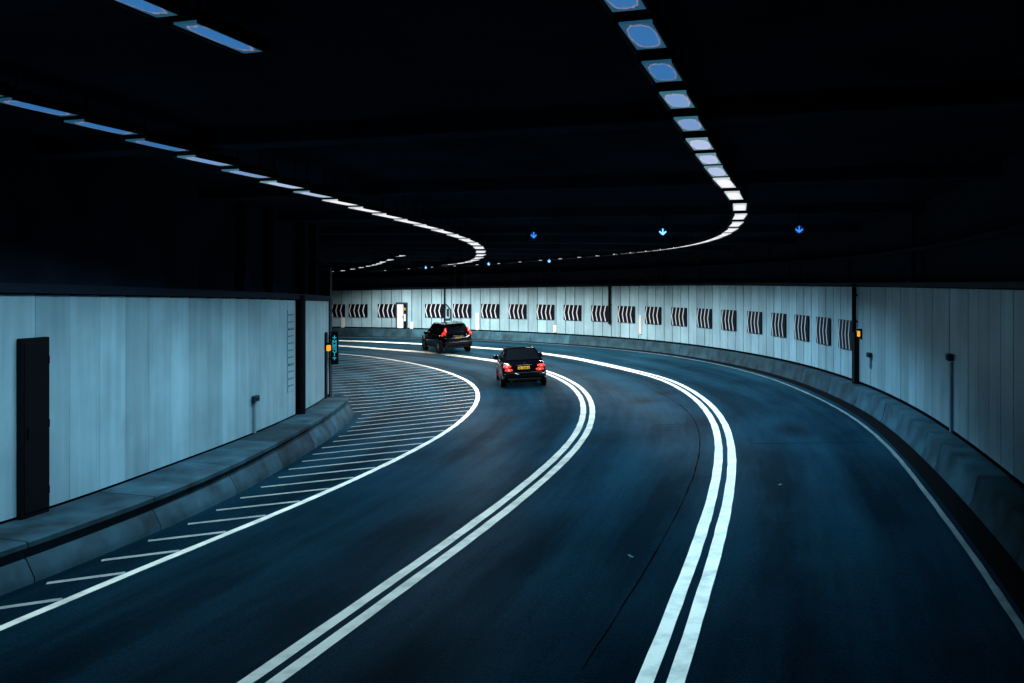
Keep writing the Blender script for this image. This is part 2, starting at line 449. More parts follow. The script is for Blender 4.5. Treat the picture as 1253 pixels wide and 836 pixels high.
# hatched area between the edge line and the left kerb
def hit_left(x, y, dx, dy):
    """walk from (x,y) along (dx,dy) until the left kerb is met or 9 m are done"""
    for k in range(1, 90):
        d = 0.1*k; px, py = x + dx*d, y + dy*d
        for s, qx, qy in LKERB:
            if (px-qx)**2 + (py-qy)**2 < 0.05: return d
    return 9.0
LKERB = [(s, *P(s, offLF(s) + 0.05)) for s in frange(-10, 30.3, 0.3)]
def s_off(x, y, s_hint):
    best = None
    for k in range(-220, 221):
        s = s_hint + k*0.1
        bx, by, th = base(s)
        d = (x-bx)**2 + (y-by)**2
        if best is None or d < best[0]: best = (d, s, bx, by, th)
    _, s, bx, by, th = best
    return s, (x-bx)*cos(th) - (y-by)*sin(th)
s = 4.0
while s < 66:
    ang = interp(s, [5, 14, 25, 34, 45, 66], [25, 17, 20, 28, 30, 30])
    x, y = P(s, offL(s) - 0.10)
    dx, dy = -cos(radians(ang)), -sin(radians(ang))
    ln = hit_left(x, y, dx, dy)
    if ln > 0.5:
        m = MB(); n = max(2, int(ln/0.6)); w = 0.12
        px, py = -dy*w/2, dx*w/2
        for i in range(n+1):
            t = ln*i/n
            for q in (1, -1):
                X, Y = x + dx*t + q*px, y + dy*t + q*py
                _, o = s_off(X, Y, s)
                m.v.append((X, Y, zg(o) + 0.0045))
            if i: m.f.append((2*i-2, 2*i-1, 2*i+1, 2*i))
        m.build('hatch_bar', M_PAINT_WORN, road)
    s += interp(s, [5, 30, 45, 66], [1.15, 1.2, 1.35, 1.6])
# small bits on the road: a few studs / scraps of tape
for s, o, rz in ((12.8, -0.95, 0.3), (17.6, 1.05, -0.6), (29.0, -1.3, 0.2)):
    x, y = P(s, o)
    MB().box((x, y, zg(o) + 0.006), (0.05, 0.14, 0.006), rz=rz).build('road_stud', M_STUD, road)

# ------------------------------------------------------------------ ceiling and upper walls
m = MB(); cs = frange(-12, 84, 1.0)
for s in cs:
    for o in (-26, -12, 0, 7):
        x, y = P(s, o); m.v.append((x, y, ceil_z(s)))
for i in range(len(cs)-1):
    for j in range(3):
        a = i*4 + j; m.f.append((a, a+4, a+5, a+1))
ceiling = tag(m.build('ceiling', M_CEIL), 'dark unlit tunnel ceiling above the lamp rows', 'ceiling', kind='structure')

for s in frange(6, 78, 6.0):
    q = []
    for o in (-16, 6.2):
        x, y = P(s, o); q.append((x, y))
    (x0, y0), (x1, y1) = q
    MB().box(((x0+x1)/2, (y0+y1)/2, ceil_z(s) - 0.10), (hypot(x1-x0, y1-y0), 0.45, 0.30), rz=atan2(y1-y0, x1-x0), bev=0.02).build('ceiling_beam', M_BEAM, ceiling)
def ring_wall(fn, s, z0, z1, t, sgn):
    a = P(s, fn(s)); b = P(s, fn(s) + sgn*t)
    return [(a[0], a[1], z0), (a[0], a[1], z1), (b[0], b[1], z1), (b[0], b[1], z0)]

# right wall -----------------------------------------------------------------
rw = thing('tunnel_wall', 'long pale panelled wall curving round the outside of the bend', 'wall', (*P(40, offW(40)), 0))
def at(parent, o):           # keep world coordinates under an Empty that sits elsewhere
    o.matrix_parent_inverse = parent.matrix_basis.inverted() if False else Matrix.LocRotScale(parent.location, parent.rotation_euler, None).inverted()
    return o
core = MB().sweep([ring_wall(lambda q: offW(q) + 0.06, s, 0.0, wall_top(s) - 0.02, 0.5, 1) for s in frange(-11, 82, 0.5)])
at(rw, core.build('backing', M_RECESS, rw))
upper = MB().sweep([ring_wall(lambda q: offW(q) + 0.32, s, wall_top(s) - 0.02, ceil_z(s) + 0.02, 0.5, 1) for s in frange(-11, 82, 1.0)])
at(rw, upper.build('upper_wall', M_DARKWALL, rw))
cap = MB().sweep([ring_wall(lambda q: offW(q) - 0.05, s, wall_top(s) - 0.01, wall_top(s) + 0.10, 0.42, 1) for s in frange(-11, 82, 0.5)])
at(rw, cap.build('coping', M_CAP, rw))
# panels, 0.8 m pitch along the wall face
wall_pts = []
arc = 0.0; prev = None
for s in frange(-11, 82, 0.05):
    p = P(s, offW(s))
    if prev: arc += hypot(p[0]-prev[0], p[1]-prev[1])
    wall_pts.append((arc, s)); prev = p
def s_at_arc(a):
    lo, hi = 0, len(wall_pts)-1
    while hi - lo > 1:
        mid = (lo+hi)//2
        if wall_pts[mid][0] < a: lo = mid
        else: hi = mid
    t = (a - wall_pts[lo][0]) / max(1e-9, wall_pts[hi][0] - wall_pts[lo][0])
    return wall_pts[lo][1]*(1-t) + wall_pts[hi][1]*t
def arc_at_s(s): return min(wall_pts, key=lambda q: abs(q[1]-s))[0]
PITCH = 0.80
A0 = arc_at_s(60.0) - 0.80        # a panel joint falls on the left edge of a chevron board
k0 = -int(A0 / PITCH)
k = k0
WB = 0.79                        # bottom edge of the panels
while A0 + (k+1)*PITCH < wall_pts[-1][0]:
    gp = 0.012 if A0 + k*PITCH < arc_at_s(30) else 0.024
    sa, sb = s_at_arc(A0 + k*PITCH + gp), s_at_arc(A0 + (k+1)*PITCH - gp)
    a, b = P(sa, offW(sa)), P(sb, offW(sb))
    zt = wall_top((sa+sb)/2) - 0.03
    tx, ty = b[0]-a[0], b[1]-a[1]; ln = hypot(tx, ty); ca = atan2(ty, tx)
    nx, ny = ty/ln, -tx/ln            # pointing right of travel = into the wall
    pr = random.Random(k).uniform(-0.004, 0.004)
    c = ((a[0]+b[0])/2 + nx*(0.02+pr), (a[1]+b[1])/2 + ny*(0.02+pr))
    mm = MB().box((0, 0, 0), (ln, 0.04, zt - WB), bev=0.006).mesh('panel', M_PANEL)
    o = link('panel', mm, rw); at(rw, o)
    o.location = (c[0], c[1], (zt + WB)/2); o.rotation_euler = (0, 0, ca)
    k += 1

# right kerb barrier, cast in segments
def sweep_off(fn, prof, s0, s1, ds=0.4):
    """prof: list of (offset from fn, z or None->ground)"""
    rings = []
    for s in frange(s0, s1, ds):
        o = fn(s); r = []
        for dx, z in prof:
            x, y = P(s, o + dx); r.append((x, y, z if z is not None else zg(o + dx)))
        rings.append(r)
    return MB().sweep(rings)
rb = thing('kerb_barrier', 'low sloped concrete kerb barrier along the foot of the right wall', 'barrier', (*P(30, offF(30)), 0))
s = -10.0
while s < 80:
    L_ = 2.9
    r_ = random.Random(int(s*7))
    d = r_.uniform(-0.006, 0.006)
    g = 0.012
    prof = [(0.0+d, 0.05), (0.0+d, 0.24), (0.035+d, 0.30), (0.10+d, 0.60), (0.125+d, 0.69), (0.15+d, 0.705), (0.52, 0.705), (0.52, 0.05)]
    rings = []
    for q in frange(s+g, s+L_-g, 0.48):
        o = offF(q); wd = offW(q) - o + 0.02
        r = []
        for dx, z in prof:
            if dx == 0.52: dx = wd
            x, y = P(q, o + dx); r.append((x, y, z))
        rings.append(r)
    at(rb, MB().sweep(rings).build('barrier_segment', M_CONC_RIGHT, rb, smooth=40))
    s += L_
# drainage slot at the kerb foot
at(rb, MB().sweep([[(*P(q, offF(q) + a), zg(offF(q) + a) + z) for a, z in ((-0.34, -0.08), (-0.34, 0.009), (-0.005, 0.009), (-0.005, -0.08))] for q in frange(-10, 80, 0.5)]).build('drain_channel', M_RECESS, rb))

# left wall ------------------------------------------------------------------
lw = thing('tunnel_wall', 'pale panelled wall on the left, close to the camera, ending before the hatched area', 'wall', (*P(18, offLW(18)), 0))
LEND = 29.7
at(lw, MB().sweep([ring_wall(lambda q: offLW(q) - 0.06, s, -0.5, lwall_top(s) - 0.02, 0.9, -1) for s in frange(-11, LEND, 0.6)]).build('backing', M_RECESS, lw))
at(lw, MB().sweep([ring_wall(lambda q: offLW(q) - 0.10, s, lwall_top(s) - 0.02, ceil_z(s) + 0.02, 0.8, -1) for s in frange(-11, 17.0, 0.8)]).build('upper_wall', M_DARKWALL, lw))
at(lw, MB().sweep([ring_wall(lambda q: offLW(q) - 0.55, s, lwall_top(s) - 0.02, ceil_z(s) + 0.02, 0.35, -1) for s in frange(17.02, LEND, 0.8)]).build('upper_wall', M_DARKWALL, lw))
at(lw, MB().sweep([ring_wall(lambda q: offLW(q) + 0.07, s, lwall_top(s) - 0.01, lwall_top(s) + 0.14, 0.7, -1) for s in frange(-11, LEND, 0.6)]).build('coping', M_CAP, lw))
for s in (20.3, 22.6, 26.5, 28.9):
    x, y = P(s, offLW(s) - 0.42)
    z0, z1 = lwall_top(s) + 0.15, ceil_z(s)
    at(lw, MB().box((x, y, (z0+z1)/2), (0.24, 0.30, z1-z0), rz=heading(s)).build('pilaster', M_DARKWALL, lw))
LWB = 0.17
s = -10.0
while s < 29.2:
    ln_s = 0.80
    if 23.6 < s + 0.4 < 24.35:          # slot taken by the black downpipe
        s += 0.42; continue
    sa, sb = s + 0.004, min(s + ln_s - 0.004, LEND)
    a, b = P(sa, offLW(sa)), P(sb, offLW(sb))
    zt = lwall_top((sa+sb)/2) - 0.03
    tx, ty = b[0]-a[0], b[1]-a[1]; ln = hypot(tx, ty); nx, ny = -ty/ln, tx/ln
    c = ((a[0]+b[0])/2 + nx*0.02, (a[1]+b[1])/2 + ny*0.02)
    o = link('panel', MB().box((0,0,0), (ln, 0.04, zt - LWB), bev=0.006).mesh('panel', M_PANEL), lw); at(lw, o)
    o.location = (c[0], c[1], (zt+LWB)/2); o.rotation_euler = (0, 0, atan2(ty, tx))
    s += ln_s
# end return of the wall and the dark flank beyond it
xe, ye = P(LEND + 0.12, offLW(LEND) - 0.45)
at(lw, MB().box((xe, ye, 1.9), (1.0, 0.24, 4.8), rz=heading(LEND)).build('end_pier', M_STEEL, lw))

# left kerb with walkway, rounded nose at its end
lb = thing('kerb_barrier', 'concrete kerb with walkway on top along the left wall, ending in a rounded nose', 'barrier', (*P(18, offLF(18)), 0))
PROF_L = [(0.0, -0.62), (0.0, -0.36), (0.05, -0.28), (0.13, -0.14), (0.17, -0.10), (0.175, 0.03), (0.12, 0.045), (0.12, 0.115), (0.14, 0.13)]
s = -10.0
while s < 28.5:
    e_ = min(s + 2.9, 28.9)
    rings = []
    for q in frange(s + 0.012, e_ - 0.012, 0.48):
        o = offLF(q); r = []
        for dx, z in PROF_L:
            x, y = P(q, o - dx); r.append((x, y, z))
        x, y = P(q, offLW(q) - 0.02); r.append((x, y, 0.13)); r.append((x, y, -0.62))
        rings.append(r)
    at(lb, MB().sweep(rings).build('barrier_segment', M_CONC, lb, smooth=40))
    s = e_
# nose: profile swept round a half circle
bx, by, th = base(28.92)
oF, oW = offLF(28.92), offLW(28.92) - 0.02
rad = (oF - oW) / 2
cx, cy = P(28.92, (oF + oW)/2)
rings = []
for i in range(15):
    a = pi * i / 14
    dirx = cos(th)*cos(a) + sin(th)*sin(a); diry = -sin(th)*cos(a) + cos(th)*sin(a)
    rings.append([(cx + dirx*(rad - dx)*(1.0), cy + diry*(rad*1.25 - dx), z) for dx, z in PROF_L] + [(cx, cy, 0.14), (cx, cy, -0.62)])
at(lb, MB().sweep(rings, caps=False).build('nose', M_CONC, lb, smooth=45))

# ------------------------------------------------------------------ chevron boards
CH = [1036, 1009, 982, 954, 924, 893, 863, 832, 800, 767, 735, 701, 668, 634, 600, 566, 532, 474, 439, 411]
def wall_s_for_px(u):
    best = None
    for a, s in wall_pts:
        if s < 14 or s > 76: continue
        x, y = P(s, offW(s))
        if y < 1: continue
        d = abs(626.5 + 1100*x/y - u)
        if best is None or d < best[0]: best = (d, s)
    return best[1]
BW, BH = 1.50, 0.93
bm_board = MB().box((0, 0, 0), (BW, 0.03, BH), bev=0.004).mesh('board', M_SIGNBLACK)
def chevron_mesh():
    """one white '<' stroke, apex towards +X (the travel direction on the wall)"""
    w, a = 0.078, 0.13
    pts = [(-a/2, BH/2-0.01), (a/2, 0), (-a/2, -BH/2+0.01), (-a/2-w, -BH/2+0.01), (a/2-w, 0), (-a/2-w, BH/2-0.01)]
    m = MB()
    f = [(x, 0.0, z) for x, z in pts]; b = [(x, 0.006, z) for x, z in pts]
    m.v = f + b
    m.f = [(0,1,4,5), (1,2,3,4), (11,10,7,6), (10,9,8,7)] + [(i, (i+1) % 6, 6+(i+1) % 6, 6+i) for i in range(6)]
    return m.mesh('chevron', M_SIGNWHITE)
bm_chev = chevron_mesh()
M_BRKT = MB().box((0,0,0), (0.05, 0.06, 0.05)).mesh('bracket', M_STEEL)
NB = len(CH)
for i, u in enumerate(CH):
    s = wall_s_for_px(u)
    x, y, th = base(s)
    a0, a1 = P(s-0.6, offW(s-0.6)), P(s+0.6, offW(s+0.6))
    rz = atan2(a1[1]-a0[1], a1[0]-a0[0])
    nx, ny = -sin(rz), cos(rz)                 # left of travel = out of the wall
    px, py = P(s, offW(s))
    zc = 2.13 + interp(s, [28, 45, 60, 72], [0.02, 0.0, -0.08, -0.22])
    n = NB - i
    if i == 0: lab = 'black and white chevron board on the curved wall, nearest the camera, beside the black conduit'
    elif i == NB-1: lab = 'chevron board half hidden behind the end of the left wall, leftmost on the far wall'
    else: lab = 'chevron board on the curved wall, %s from the black conduit with the amber lamp' % ordinal(i+1)
    t = thing('chevron_board', lab, 'sign', (px + nx*0.045, py + ny*0.045, zc), rz, 'chevron boards along the curved wall')
    link('board', bm_board, t)
    for j in range(4):
        c = link('chevron', bm_chev, t)
        c.location = (-BW/2 + 0.345 + j*0.358, 0.0165, 0)

# ------------------------------------------------------------------ ceiling lamps
FL, FW = 0.80, 0.25
g_house = MB()
g_house.box((0, 0, 0.075), (FW + 0.06, FL + 0.05, 0.09), bev=0.012)
# side lips
g_house.box((-FW/2 - 0.018, 0, 0.015), (0.02, FL + 0.05, 0.05))
g_house.box((FW/2 + 0.018, 0, 0.015), (0.02, FL + 0.05, 0.05))
me_house = g_house.mesh('housing', M_HOUSING)
me_rod = MB().tube((0, 0, 0.10), (0, 0, 0.60), 0.012, 6).mesh('hanger', M_HOUSING)

def diffuser_mat(name, core, rim, edge, strength):
    m, nt, p, out = new_mat(name)
    L = nt.links.new
    tc = N(nt, 'ShaderNodeTexCoord')
    mp = N(nt, 'ShaderNodeMapping'); mp.inputs['Scale'].default_value = (2/FW, 2/FL, 0)
    L(tc.outputs['Object'], mp.inputs[0])
    nz = N(nt, 'ShaderNodeTexNoise'); nz.inputs['Scale'].default_value = 4.5
    oi = N(nt, 'ShaderNodeObjectInfo')
    ad = N(nt, 'ShaderNodeVectorMath', operation='ADD'); L(mp.outputs[0], ad.inputs[0]); L(oi.outputs['Location'], ad.inputs[1]); L(ad.outputs[0], nz.inputs['Vector'])
    sep = N(nt, 'ShaderNodeSeparateXYZ'); L(mp.outputs[0], sep.inputs[0])
    def pw(o, e):
        ab = N(nt, 'ShaderNodeMath', operation='ABSOLUTE'); L(o, ab.inputs[0])
        q = N(nt, 'ShaderNodeMath', operation='POWER'); L(ab.outputs[0], q.inputs[0]); q.inputs[1].default_value = e
        return q.outputs[0]
    sm = N(nt, 'ShaderNodeMath', operation='ADD'); L(pw(sep.outputs[0], 3), sm.inputs[0]); L(pw(sep.outputs[1], 3), sm.inputs[1])
    s2 = N(nt, 'ShaderNodeMath', operation='MULTIPLY_ADD'); L(nz.outputs['Fac'], s2.inputs[0]); s2.inputs[1].default_value = 0.55; L(sm.outputs[0], s2.inputs[2])
    r = N(nt, 'ShaderNodeValToRGB'); cr = r.color_ramp
    cr.elements[0].position = 0.0; cr.elements[0].color = (*core, 1)
    cr.elements[1].position = 1.0; cr.elements[1].color = (*edge, 1)
    e = cr.elements.new(0.72); e.color = (*core, 1)
    e = cr.elements.new(0.84); e.color = (*rim, 1)
    e = cr.elements.new(0.95); e.color = (*edge, 1)
    L(s2.outputs[0], r.inputs[0]); L(r.outputs[0], p.inputs['Emission Color'])
    p.inputs['Emission Strength'].default_value = strength
    p.inputs['Base Color'].default_value = (0.05, 0.05, 0.06, 1)
    m.cycles.emission_sampling = 'NONE'
    return m
def diff_mesh(mat):
    return MB().box((0, 0, 0.02), (FW, FL, 0.02), bev=0.004).mesh('diffuser', mat)
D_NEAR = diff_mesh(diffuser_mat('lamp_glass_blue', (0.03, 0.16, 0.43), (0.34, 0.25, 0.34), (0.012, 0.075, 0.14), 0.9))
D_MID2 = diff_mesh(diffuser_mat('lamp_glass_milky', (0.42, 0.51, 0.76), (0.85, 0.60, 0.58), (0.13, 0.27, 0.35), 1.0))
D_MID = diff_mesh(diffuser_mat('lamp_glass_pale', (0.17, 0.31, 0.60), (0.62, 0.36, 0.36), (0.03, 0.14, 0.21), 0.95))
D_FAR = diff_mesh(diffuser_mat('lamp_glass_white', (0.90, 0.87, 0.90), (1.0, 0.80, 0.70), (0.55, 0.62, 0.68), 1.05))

LIGHTS = {}
def lamp_light(power, col, spread):
    key = (spread, round(power, 1), tuple(round(c, 2) for c in col))
    if key not in LIGHTS:
        l = bpy.data.lights.new('lamp_tube', 'AREA'); l.shape = 'RECTANGLE'; l.size = FW*0.9; l.size_y = FL*0.9
        l.energy = power; l.color = col; l.spread = radians(spread)
        LIGHTS[key] = l
    return LIGHTS[key]

def lamp(s, off, h, label, group, power, col, diff, ahead, spread=150, ys=1.0, xs=1.0):
    x, y = P(s, off)
    x2, y2 = ahead
    rz = atan2(y2 - y, x2 - x) - pi/2
    t = thing('ceiling_lamp', label, 'lamp', (x, y, EYE + h), rz, group)
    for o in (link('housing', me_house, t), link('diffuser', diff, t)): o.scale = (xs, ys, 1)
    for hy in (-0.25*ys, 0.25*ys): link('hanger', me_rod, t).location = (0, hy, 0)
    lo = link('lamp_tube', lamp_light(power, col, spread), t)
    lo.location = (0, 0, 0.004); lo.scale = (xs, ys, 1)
    return t

def row(offf, hf, s0, s1, name, group, pitch, cfg, ratio=0.84, xs=1.0):
    s = s0; k = 1; out = []
    while s < s1:
        x, y = P(s, offf(s)); s2 = s
        pt = pitch(s)
        while True:
            s2 += 0.02
            xa, ya = P(s2, offf(s2))
            if hypot(xa-x, ya-y) >= pt: break
        out.append((s, (xa, ya), pt)); s = s2
    n = len(out)
    for k, (s, ah, pt) in enumerate(out):
        power, col, diff, *sp = cfg(s, k)
        lab = '%s lamp from the camera in %s' % (ordinal(k+1), name)
        if k == 0: lab = 'ceiling lamp nearest the camera in %s' % name
        if k == n-1: lab = 'farthest small ceiling lamp in %s' % name
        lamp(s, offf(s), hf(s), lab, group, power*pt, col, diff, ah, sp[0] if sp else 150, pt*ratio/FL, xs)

def mixc(a, b, t): return tuple(a[i] + (b[i]-a[i])*t for i in range(3))
BLUE = (0.30, 0.72, 1.0); COOL = (0.40, 0.75, 1.0); PALE = (0.50, 0.81, 1.0); WARM = (1.0, 0.97, 0.93)
def cfgR(s, k):
    t = max(0.0, min(1.0, (s-29)/20))
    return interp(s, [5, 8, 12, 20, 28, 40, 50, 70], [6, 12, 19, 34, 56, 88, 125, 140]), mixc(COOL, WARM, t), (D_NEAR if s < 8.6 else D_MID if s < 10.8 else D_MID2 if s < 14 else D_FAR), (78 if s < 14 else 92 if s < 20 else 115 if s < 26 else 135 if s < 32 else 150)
def cfgL(s, k):
    t = max(0.0, min(1.0, (s-22)/22))
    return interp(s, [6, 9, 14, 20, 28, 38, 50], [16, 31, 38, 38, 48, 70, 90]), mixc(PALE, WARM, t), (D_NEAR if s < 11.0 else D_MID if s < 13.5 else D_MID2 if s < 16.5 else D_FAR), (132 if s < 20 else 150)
row(lambda s: sinterp(s, [0, 14, 19, 24, 30, 70], [0.15, 0.15, 0.32, 0.25, 0.15, 0.15]),
    lambda s: sinterp(s, [0, 6.7, 9.2, 11.9, 15.9, 20, 25, 33, 44, 51, 56, 62.4, 66.5, 70], [1.96, 1.96, 1.83, 1.67, 1.62, 1.50, 1.42, 1.44, 1.47, 1.41, 1.30, 1.16, 0.98, 0.9]),
    4.5, 67, 'the row on the right', 'lamps in the right-hand ceiling row', lambda s: interp(s, [9, 12, 15, 20, 40], [0.97, 1.1, 1.7, 1.9, 2.0]), cfgR, 0.78)
row(lambda s: -7.3,
    lambda s: sinterp(s, [0, 8.3, 10.3, 12.5, 15.8, 18.9, 23.6, 26.6, 31, 33.7, 38.1, 41.6, 46, 50], [2.15, 2.11, 2.01, 1.86, 1.68, 1.56, 1.46, 1.40, 1.31, 1.21, 1.08, 1.02, 0.99, 0.98]),
    5.6, 47.5, 'the row on the left', 'lamps in the left-hand ceiling row', lambda s: interp(s, [9, 16, 24, 40], [1.05, 1.1, 1.6, 1.7]), cfgL, 0.97, 1.35)
row(lambda s: -3.6, lambda s: 2.19, 4.84, 7.5, 'the short row at top left', 'lamps in the short row at the top left', lambda s: 1.18, lambda s, k: (8, BLUE, D_NEAR))
row(lambda s: sinterp(s, [30, 37.5, 38.5, 41.5, 60], [-10.4, -10.42, -10.7, -11.0, -11.0]), lambda s: sinterp(s, [37, 38, 41.5, 47.7, 51, 53.3, 60], [1.2, 1.08, 0.96, 0.87, 0.79, 0.73, 0.68]),
    37.4, 57, 'the far row behind the left wall end', 'lamps over the side road', lambda s: 1.3, lambda s, k: (30, mixc(COOL, WARM, .5), D_FAR))

# ------------------------------------------------------------------ lane signals (blue arrows hung over the lanes)
def arrow_mesh(mat):
    m = MB(); w = 0.035
    m.box((0, -0.004, 0.035), (w, 0.012, 0.15))
    for sg in (-1, 1):
        m.box((sg*0.052, -0.004, -0.035), (0.042, 0.011, 0.155), ry=sg*radians(48))
    return m.mesh('arrow', mat)
AR_B, AR_D = arrow_mesh(M_BLUEARROW), arrow_mesh(M_BLUEDIM)
me_sigbox = MB().box((0, 0.09, 0), (0.36, 0.14, 0.36), bev=0.015).mesh('housing', M_BLACK)
me_hood = MB().box((0, -0.06, 0.19), (0.36, 0.16, 0.012)).mesh('hood', M_BLACK)
me_glow = MB().lathe((0, 0.018, 0), (0, -1, 0), [(0.001, 0.012), (0.10, 0.010), (0.14, 0.0)], 20).mesh('lens', M_GLOW, 40)  # added disc that glows faintly around the arrow as its halo
def lane_signal(x, y, z, label, ar, rz=0.0, top=0.5, sc_=1.0):
    t = thing('lane_signal', label, 'signal', (x, y, z), rz, 'blue lane signals under the ceiling')
    t.scale = (0.78*sc_,)*3
    link('housing', me_sigbox, t); link('hood', me_hood, t); link('arrow', ar, t)
    link('lens', me_glow, t)  # glow disc behind the arrow, added for its halo
    MB().tube((0, 0.09, 0.18), (0, 0.09, 0.18 + top), 0.03, 8).build('hanger', M_BLACK, t)
def at_px(u, v, h): return ((u-626.5)/(350-v)*h, 1100/(350-v)*h, EYE + h)
lane_signal(*at_px(811, 284, 1.42), 'brightest blue arrow signal hanging over the middle lane', AR_B)
lane_signal(*at_px(653, 288, 1.42), 'blue arrow signal hanging over the left lane, left of the brightest one', AR_D, rz=0.5)
lane_signal(*at_px(978, 281, 1.42), 'blue arrow signal hanging over the right lane, above the curved wall', AR_D, rz=-0.3)
lane_signal(*at_px(672, 319.5, 1.30), 'tiny distant blue signal, rightmost of the far three', AR_B, rz=0.6)
lane_signal(*at_px(598, 323, 1.20), 'tiny distant blue signal above the dark off-road car', AR_B, rz=0.8)
lane_signal(*at_px(521, 327.5, 1.12), 'tiny distant blue signal, leftmost of the far three', AR_B, rz=1.0)

# ------------------------------------------------------------------ fittings on the walls
def wall_frame(s, fn, side):
    """origin on wall face, x along travel, y out of the wall towards the road"""
    a0, a1 = P(s-0.3, fn(s-0.3)), P(s+0.3, fn(s+0.3))
    rz = atan2(a1[1]-a0[1], a1[0]-a0[0])
    x, y = P(s, fn(s))
    return x, y, (rz if side > 0 else rz + pi)

# black conduit with amber lamp on the right wall
x, y, rz = wall_frame(wall_s_for_px(1049), offW, 1)
t = thing('conduit_pipe', 'black conduit running up the right wall beside the nearest chevron board', 'conduit', (x, y, 0.71), rz)
MB().tube((0, 0.09, 0.0), (0, 0.09, 3.05), 0.065, 10).build('pipe', M_BLACK, t)
MB().box((-0.14, 0.08, 0.80), (0.24, 0.14, 1.55), bev=0.01).build('cable_box', M_BLACK, t)
for z in (0.4, 1.9, 2.7): MB().box((0, 0.06, z), (0.22, 0.10, 0.05)).build('clamp', M_BLACK, t)
x, y, rz = wall_frame(wall_s_for_px(1054.5), offW, 1)
t = thing('amber_lamp', 'small amber lamp glowing beside the black conduit on the right wall', 'lamp', (x, y, 2.25), rz)
MB().box((0, 0.08, 0.0), (0.09, 0.09, 0.17), bev=0.02).build('lens', M_AMBER, t)
MB().box((0, 0.08, 0.13), (0.15, 0.14, 0.05)).build('hood', M_BLACK, t)
MB().box((0, 0.03, 0.0), (0.13, 0.05, 0.30)).build('backplate', M_BLACK, t)
# thin black downpipes further round the bend
for u, z0, z1, w, lab in ((747, 1.5, 3.72, 0.075, 'black downpipe on the far wall between two chevron boards, right of the dark saloon'), (544.5, 0.9, 3.6, 0.05, 'thin black downpipe on the far wall just above the off-road car')):
    x, y, rz = wall_frame(wall_s_for_px(u), offW, 1)
    t = thing('downpipe', lab, 'pipe', (x, y, z0), rz)
    MB().tube((0, 0.08, 0), (0, 0.08, z1-z0), w, 10).build('pipe', M_BLACK, t)
    MB().box((0, 0.05, (z1-z0)*0.5), (w*3, 0.09, 0.06)).build('clamp', M_BLACK, t)
    MB().box((0, 0.05, (z1-z0)*0.08), (w*3, 0.09, 0.06)).build('clamp', M_BLACK, t)
# hose reel outline beside the thin pipe
x, y, rz = wall_frame(wall_s_for_px(549), offW, 1)
t = thing('hose_bracket', 'dark angular hose bracket on the far wall between two chevron boards', 'bracket', (x, y, 1.45), rz)
loop = [(0.28, 1.05), (0.28, 0.0), (-0.12, 0.0), (-0.2, 0.12), (-0.2, 0.62), (0.1, 0.95)]
m = MB()
for i in range(len(loop)):
    a, b = loop[i], loop[(i+1) % len(loop)]
    m.tube((a[0], 0.07, a[1]), (b[0], 0.07, b[1]), 0.045, 8)
m.build('frame', M_STEEL, t)
MB().box((0.04, 0.04, 0.45), (0.16, 0.07, 0.5), bev=0.02).build('hose', M_CAP, t)
# lit doorway
x, y, rz = wall_frame(wall_s_for_px(491.5), offW, 1)
t = thing('wall_niche', 'bright white doorway niche with small fittings in the far wall', 'doorway', (x, y, 0.74), rz)
fr = MB(); fr.box((-0.42, 0.03, 0.85), (0.07, 0.10, 1.75)); fr.box((0.42, 0.03, 0.85), (0.07, 0.10, 1.75)); fr.box((0, 0.03, 1.76), (0.91, 0.11, 0.10))
fr.build('frame', M_STEEL, t)
d = MB().box((0.14, 0.03, 0.85), (0.46, 0.05, 1.66), bev=0.008).build('door', M_WHITE, t)
MB().box((-0.12, 0.07, 0.8), (0.04, 0.04, 0.16)).build('handle', M_STEEL, d)
MB().box((-0.27, 0.02, 0.85), (0.24, 0.04, 1.66)).build('side_panel', M_SIGNBLACK, t)
MB().box((-0.26, 0.08, 1.35), (0.10, 0.08, 0.18), bev=0.01).build('lamp_lens', M_AMBER, t)
MB().box((-0.26, 0.06, 0.75), (0.14, 0.06, 0.5), bev=0.01).build('notice_plate', M_WHITE, t)
# white marker plates near the foot of the wall
for i, (u, v0, v1, lab) in enumerate(((419.5, 382, 401, 'narrow white marker plate on the far wall beside the left wall end'),
        (504, 394, 403, 'short white marker plate at the foot of the far wall right of the doorway'),
        (584.5, 383, 404, 'tall white marker plate on the far wall right of the off-road car'),
        (679.5, 398, 407, 'short white marker plate at the foot of the wall above the dark saloon'),
        (784, 386, 409, 'tall white marker plate on the wall right of the black downpipe'))):
    s = wall_s_for_px(u); x, y, rz = wall_frame(s, offW, 1)
    sc1 = y/1100; za, zb = EYE - (v1-350)*sc1, EYE - (v0-350)*sc1
    za = max(za, 0.72)
    t = thing('marker_plate', lab, 'plate', (x, y, za), rz, 'white plates at the foot of the curved wall')
    MB().box((0, 0.025, (zb-za)/2), (0.26, 0.04, zb-za), bev=0.008).build('plate', M_WHITE, t)
    MB().tube((0, 0.04, (zb-za)*0.92), (0, 0.052, (zb-za)*0.92), 0.015, 8).build('bolt', M_STEEL, t)
    MB().tube((0, 0.04, (zb-za)*0.08), (0, 0.052, (zb-za)*0.08), 0.015, 8).build('bolt', M_STEEL, t)
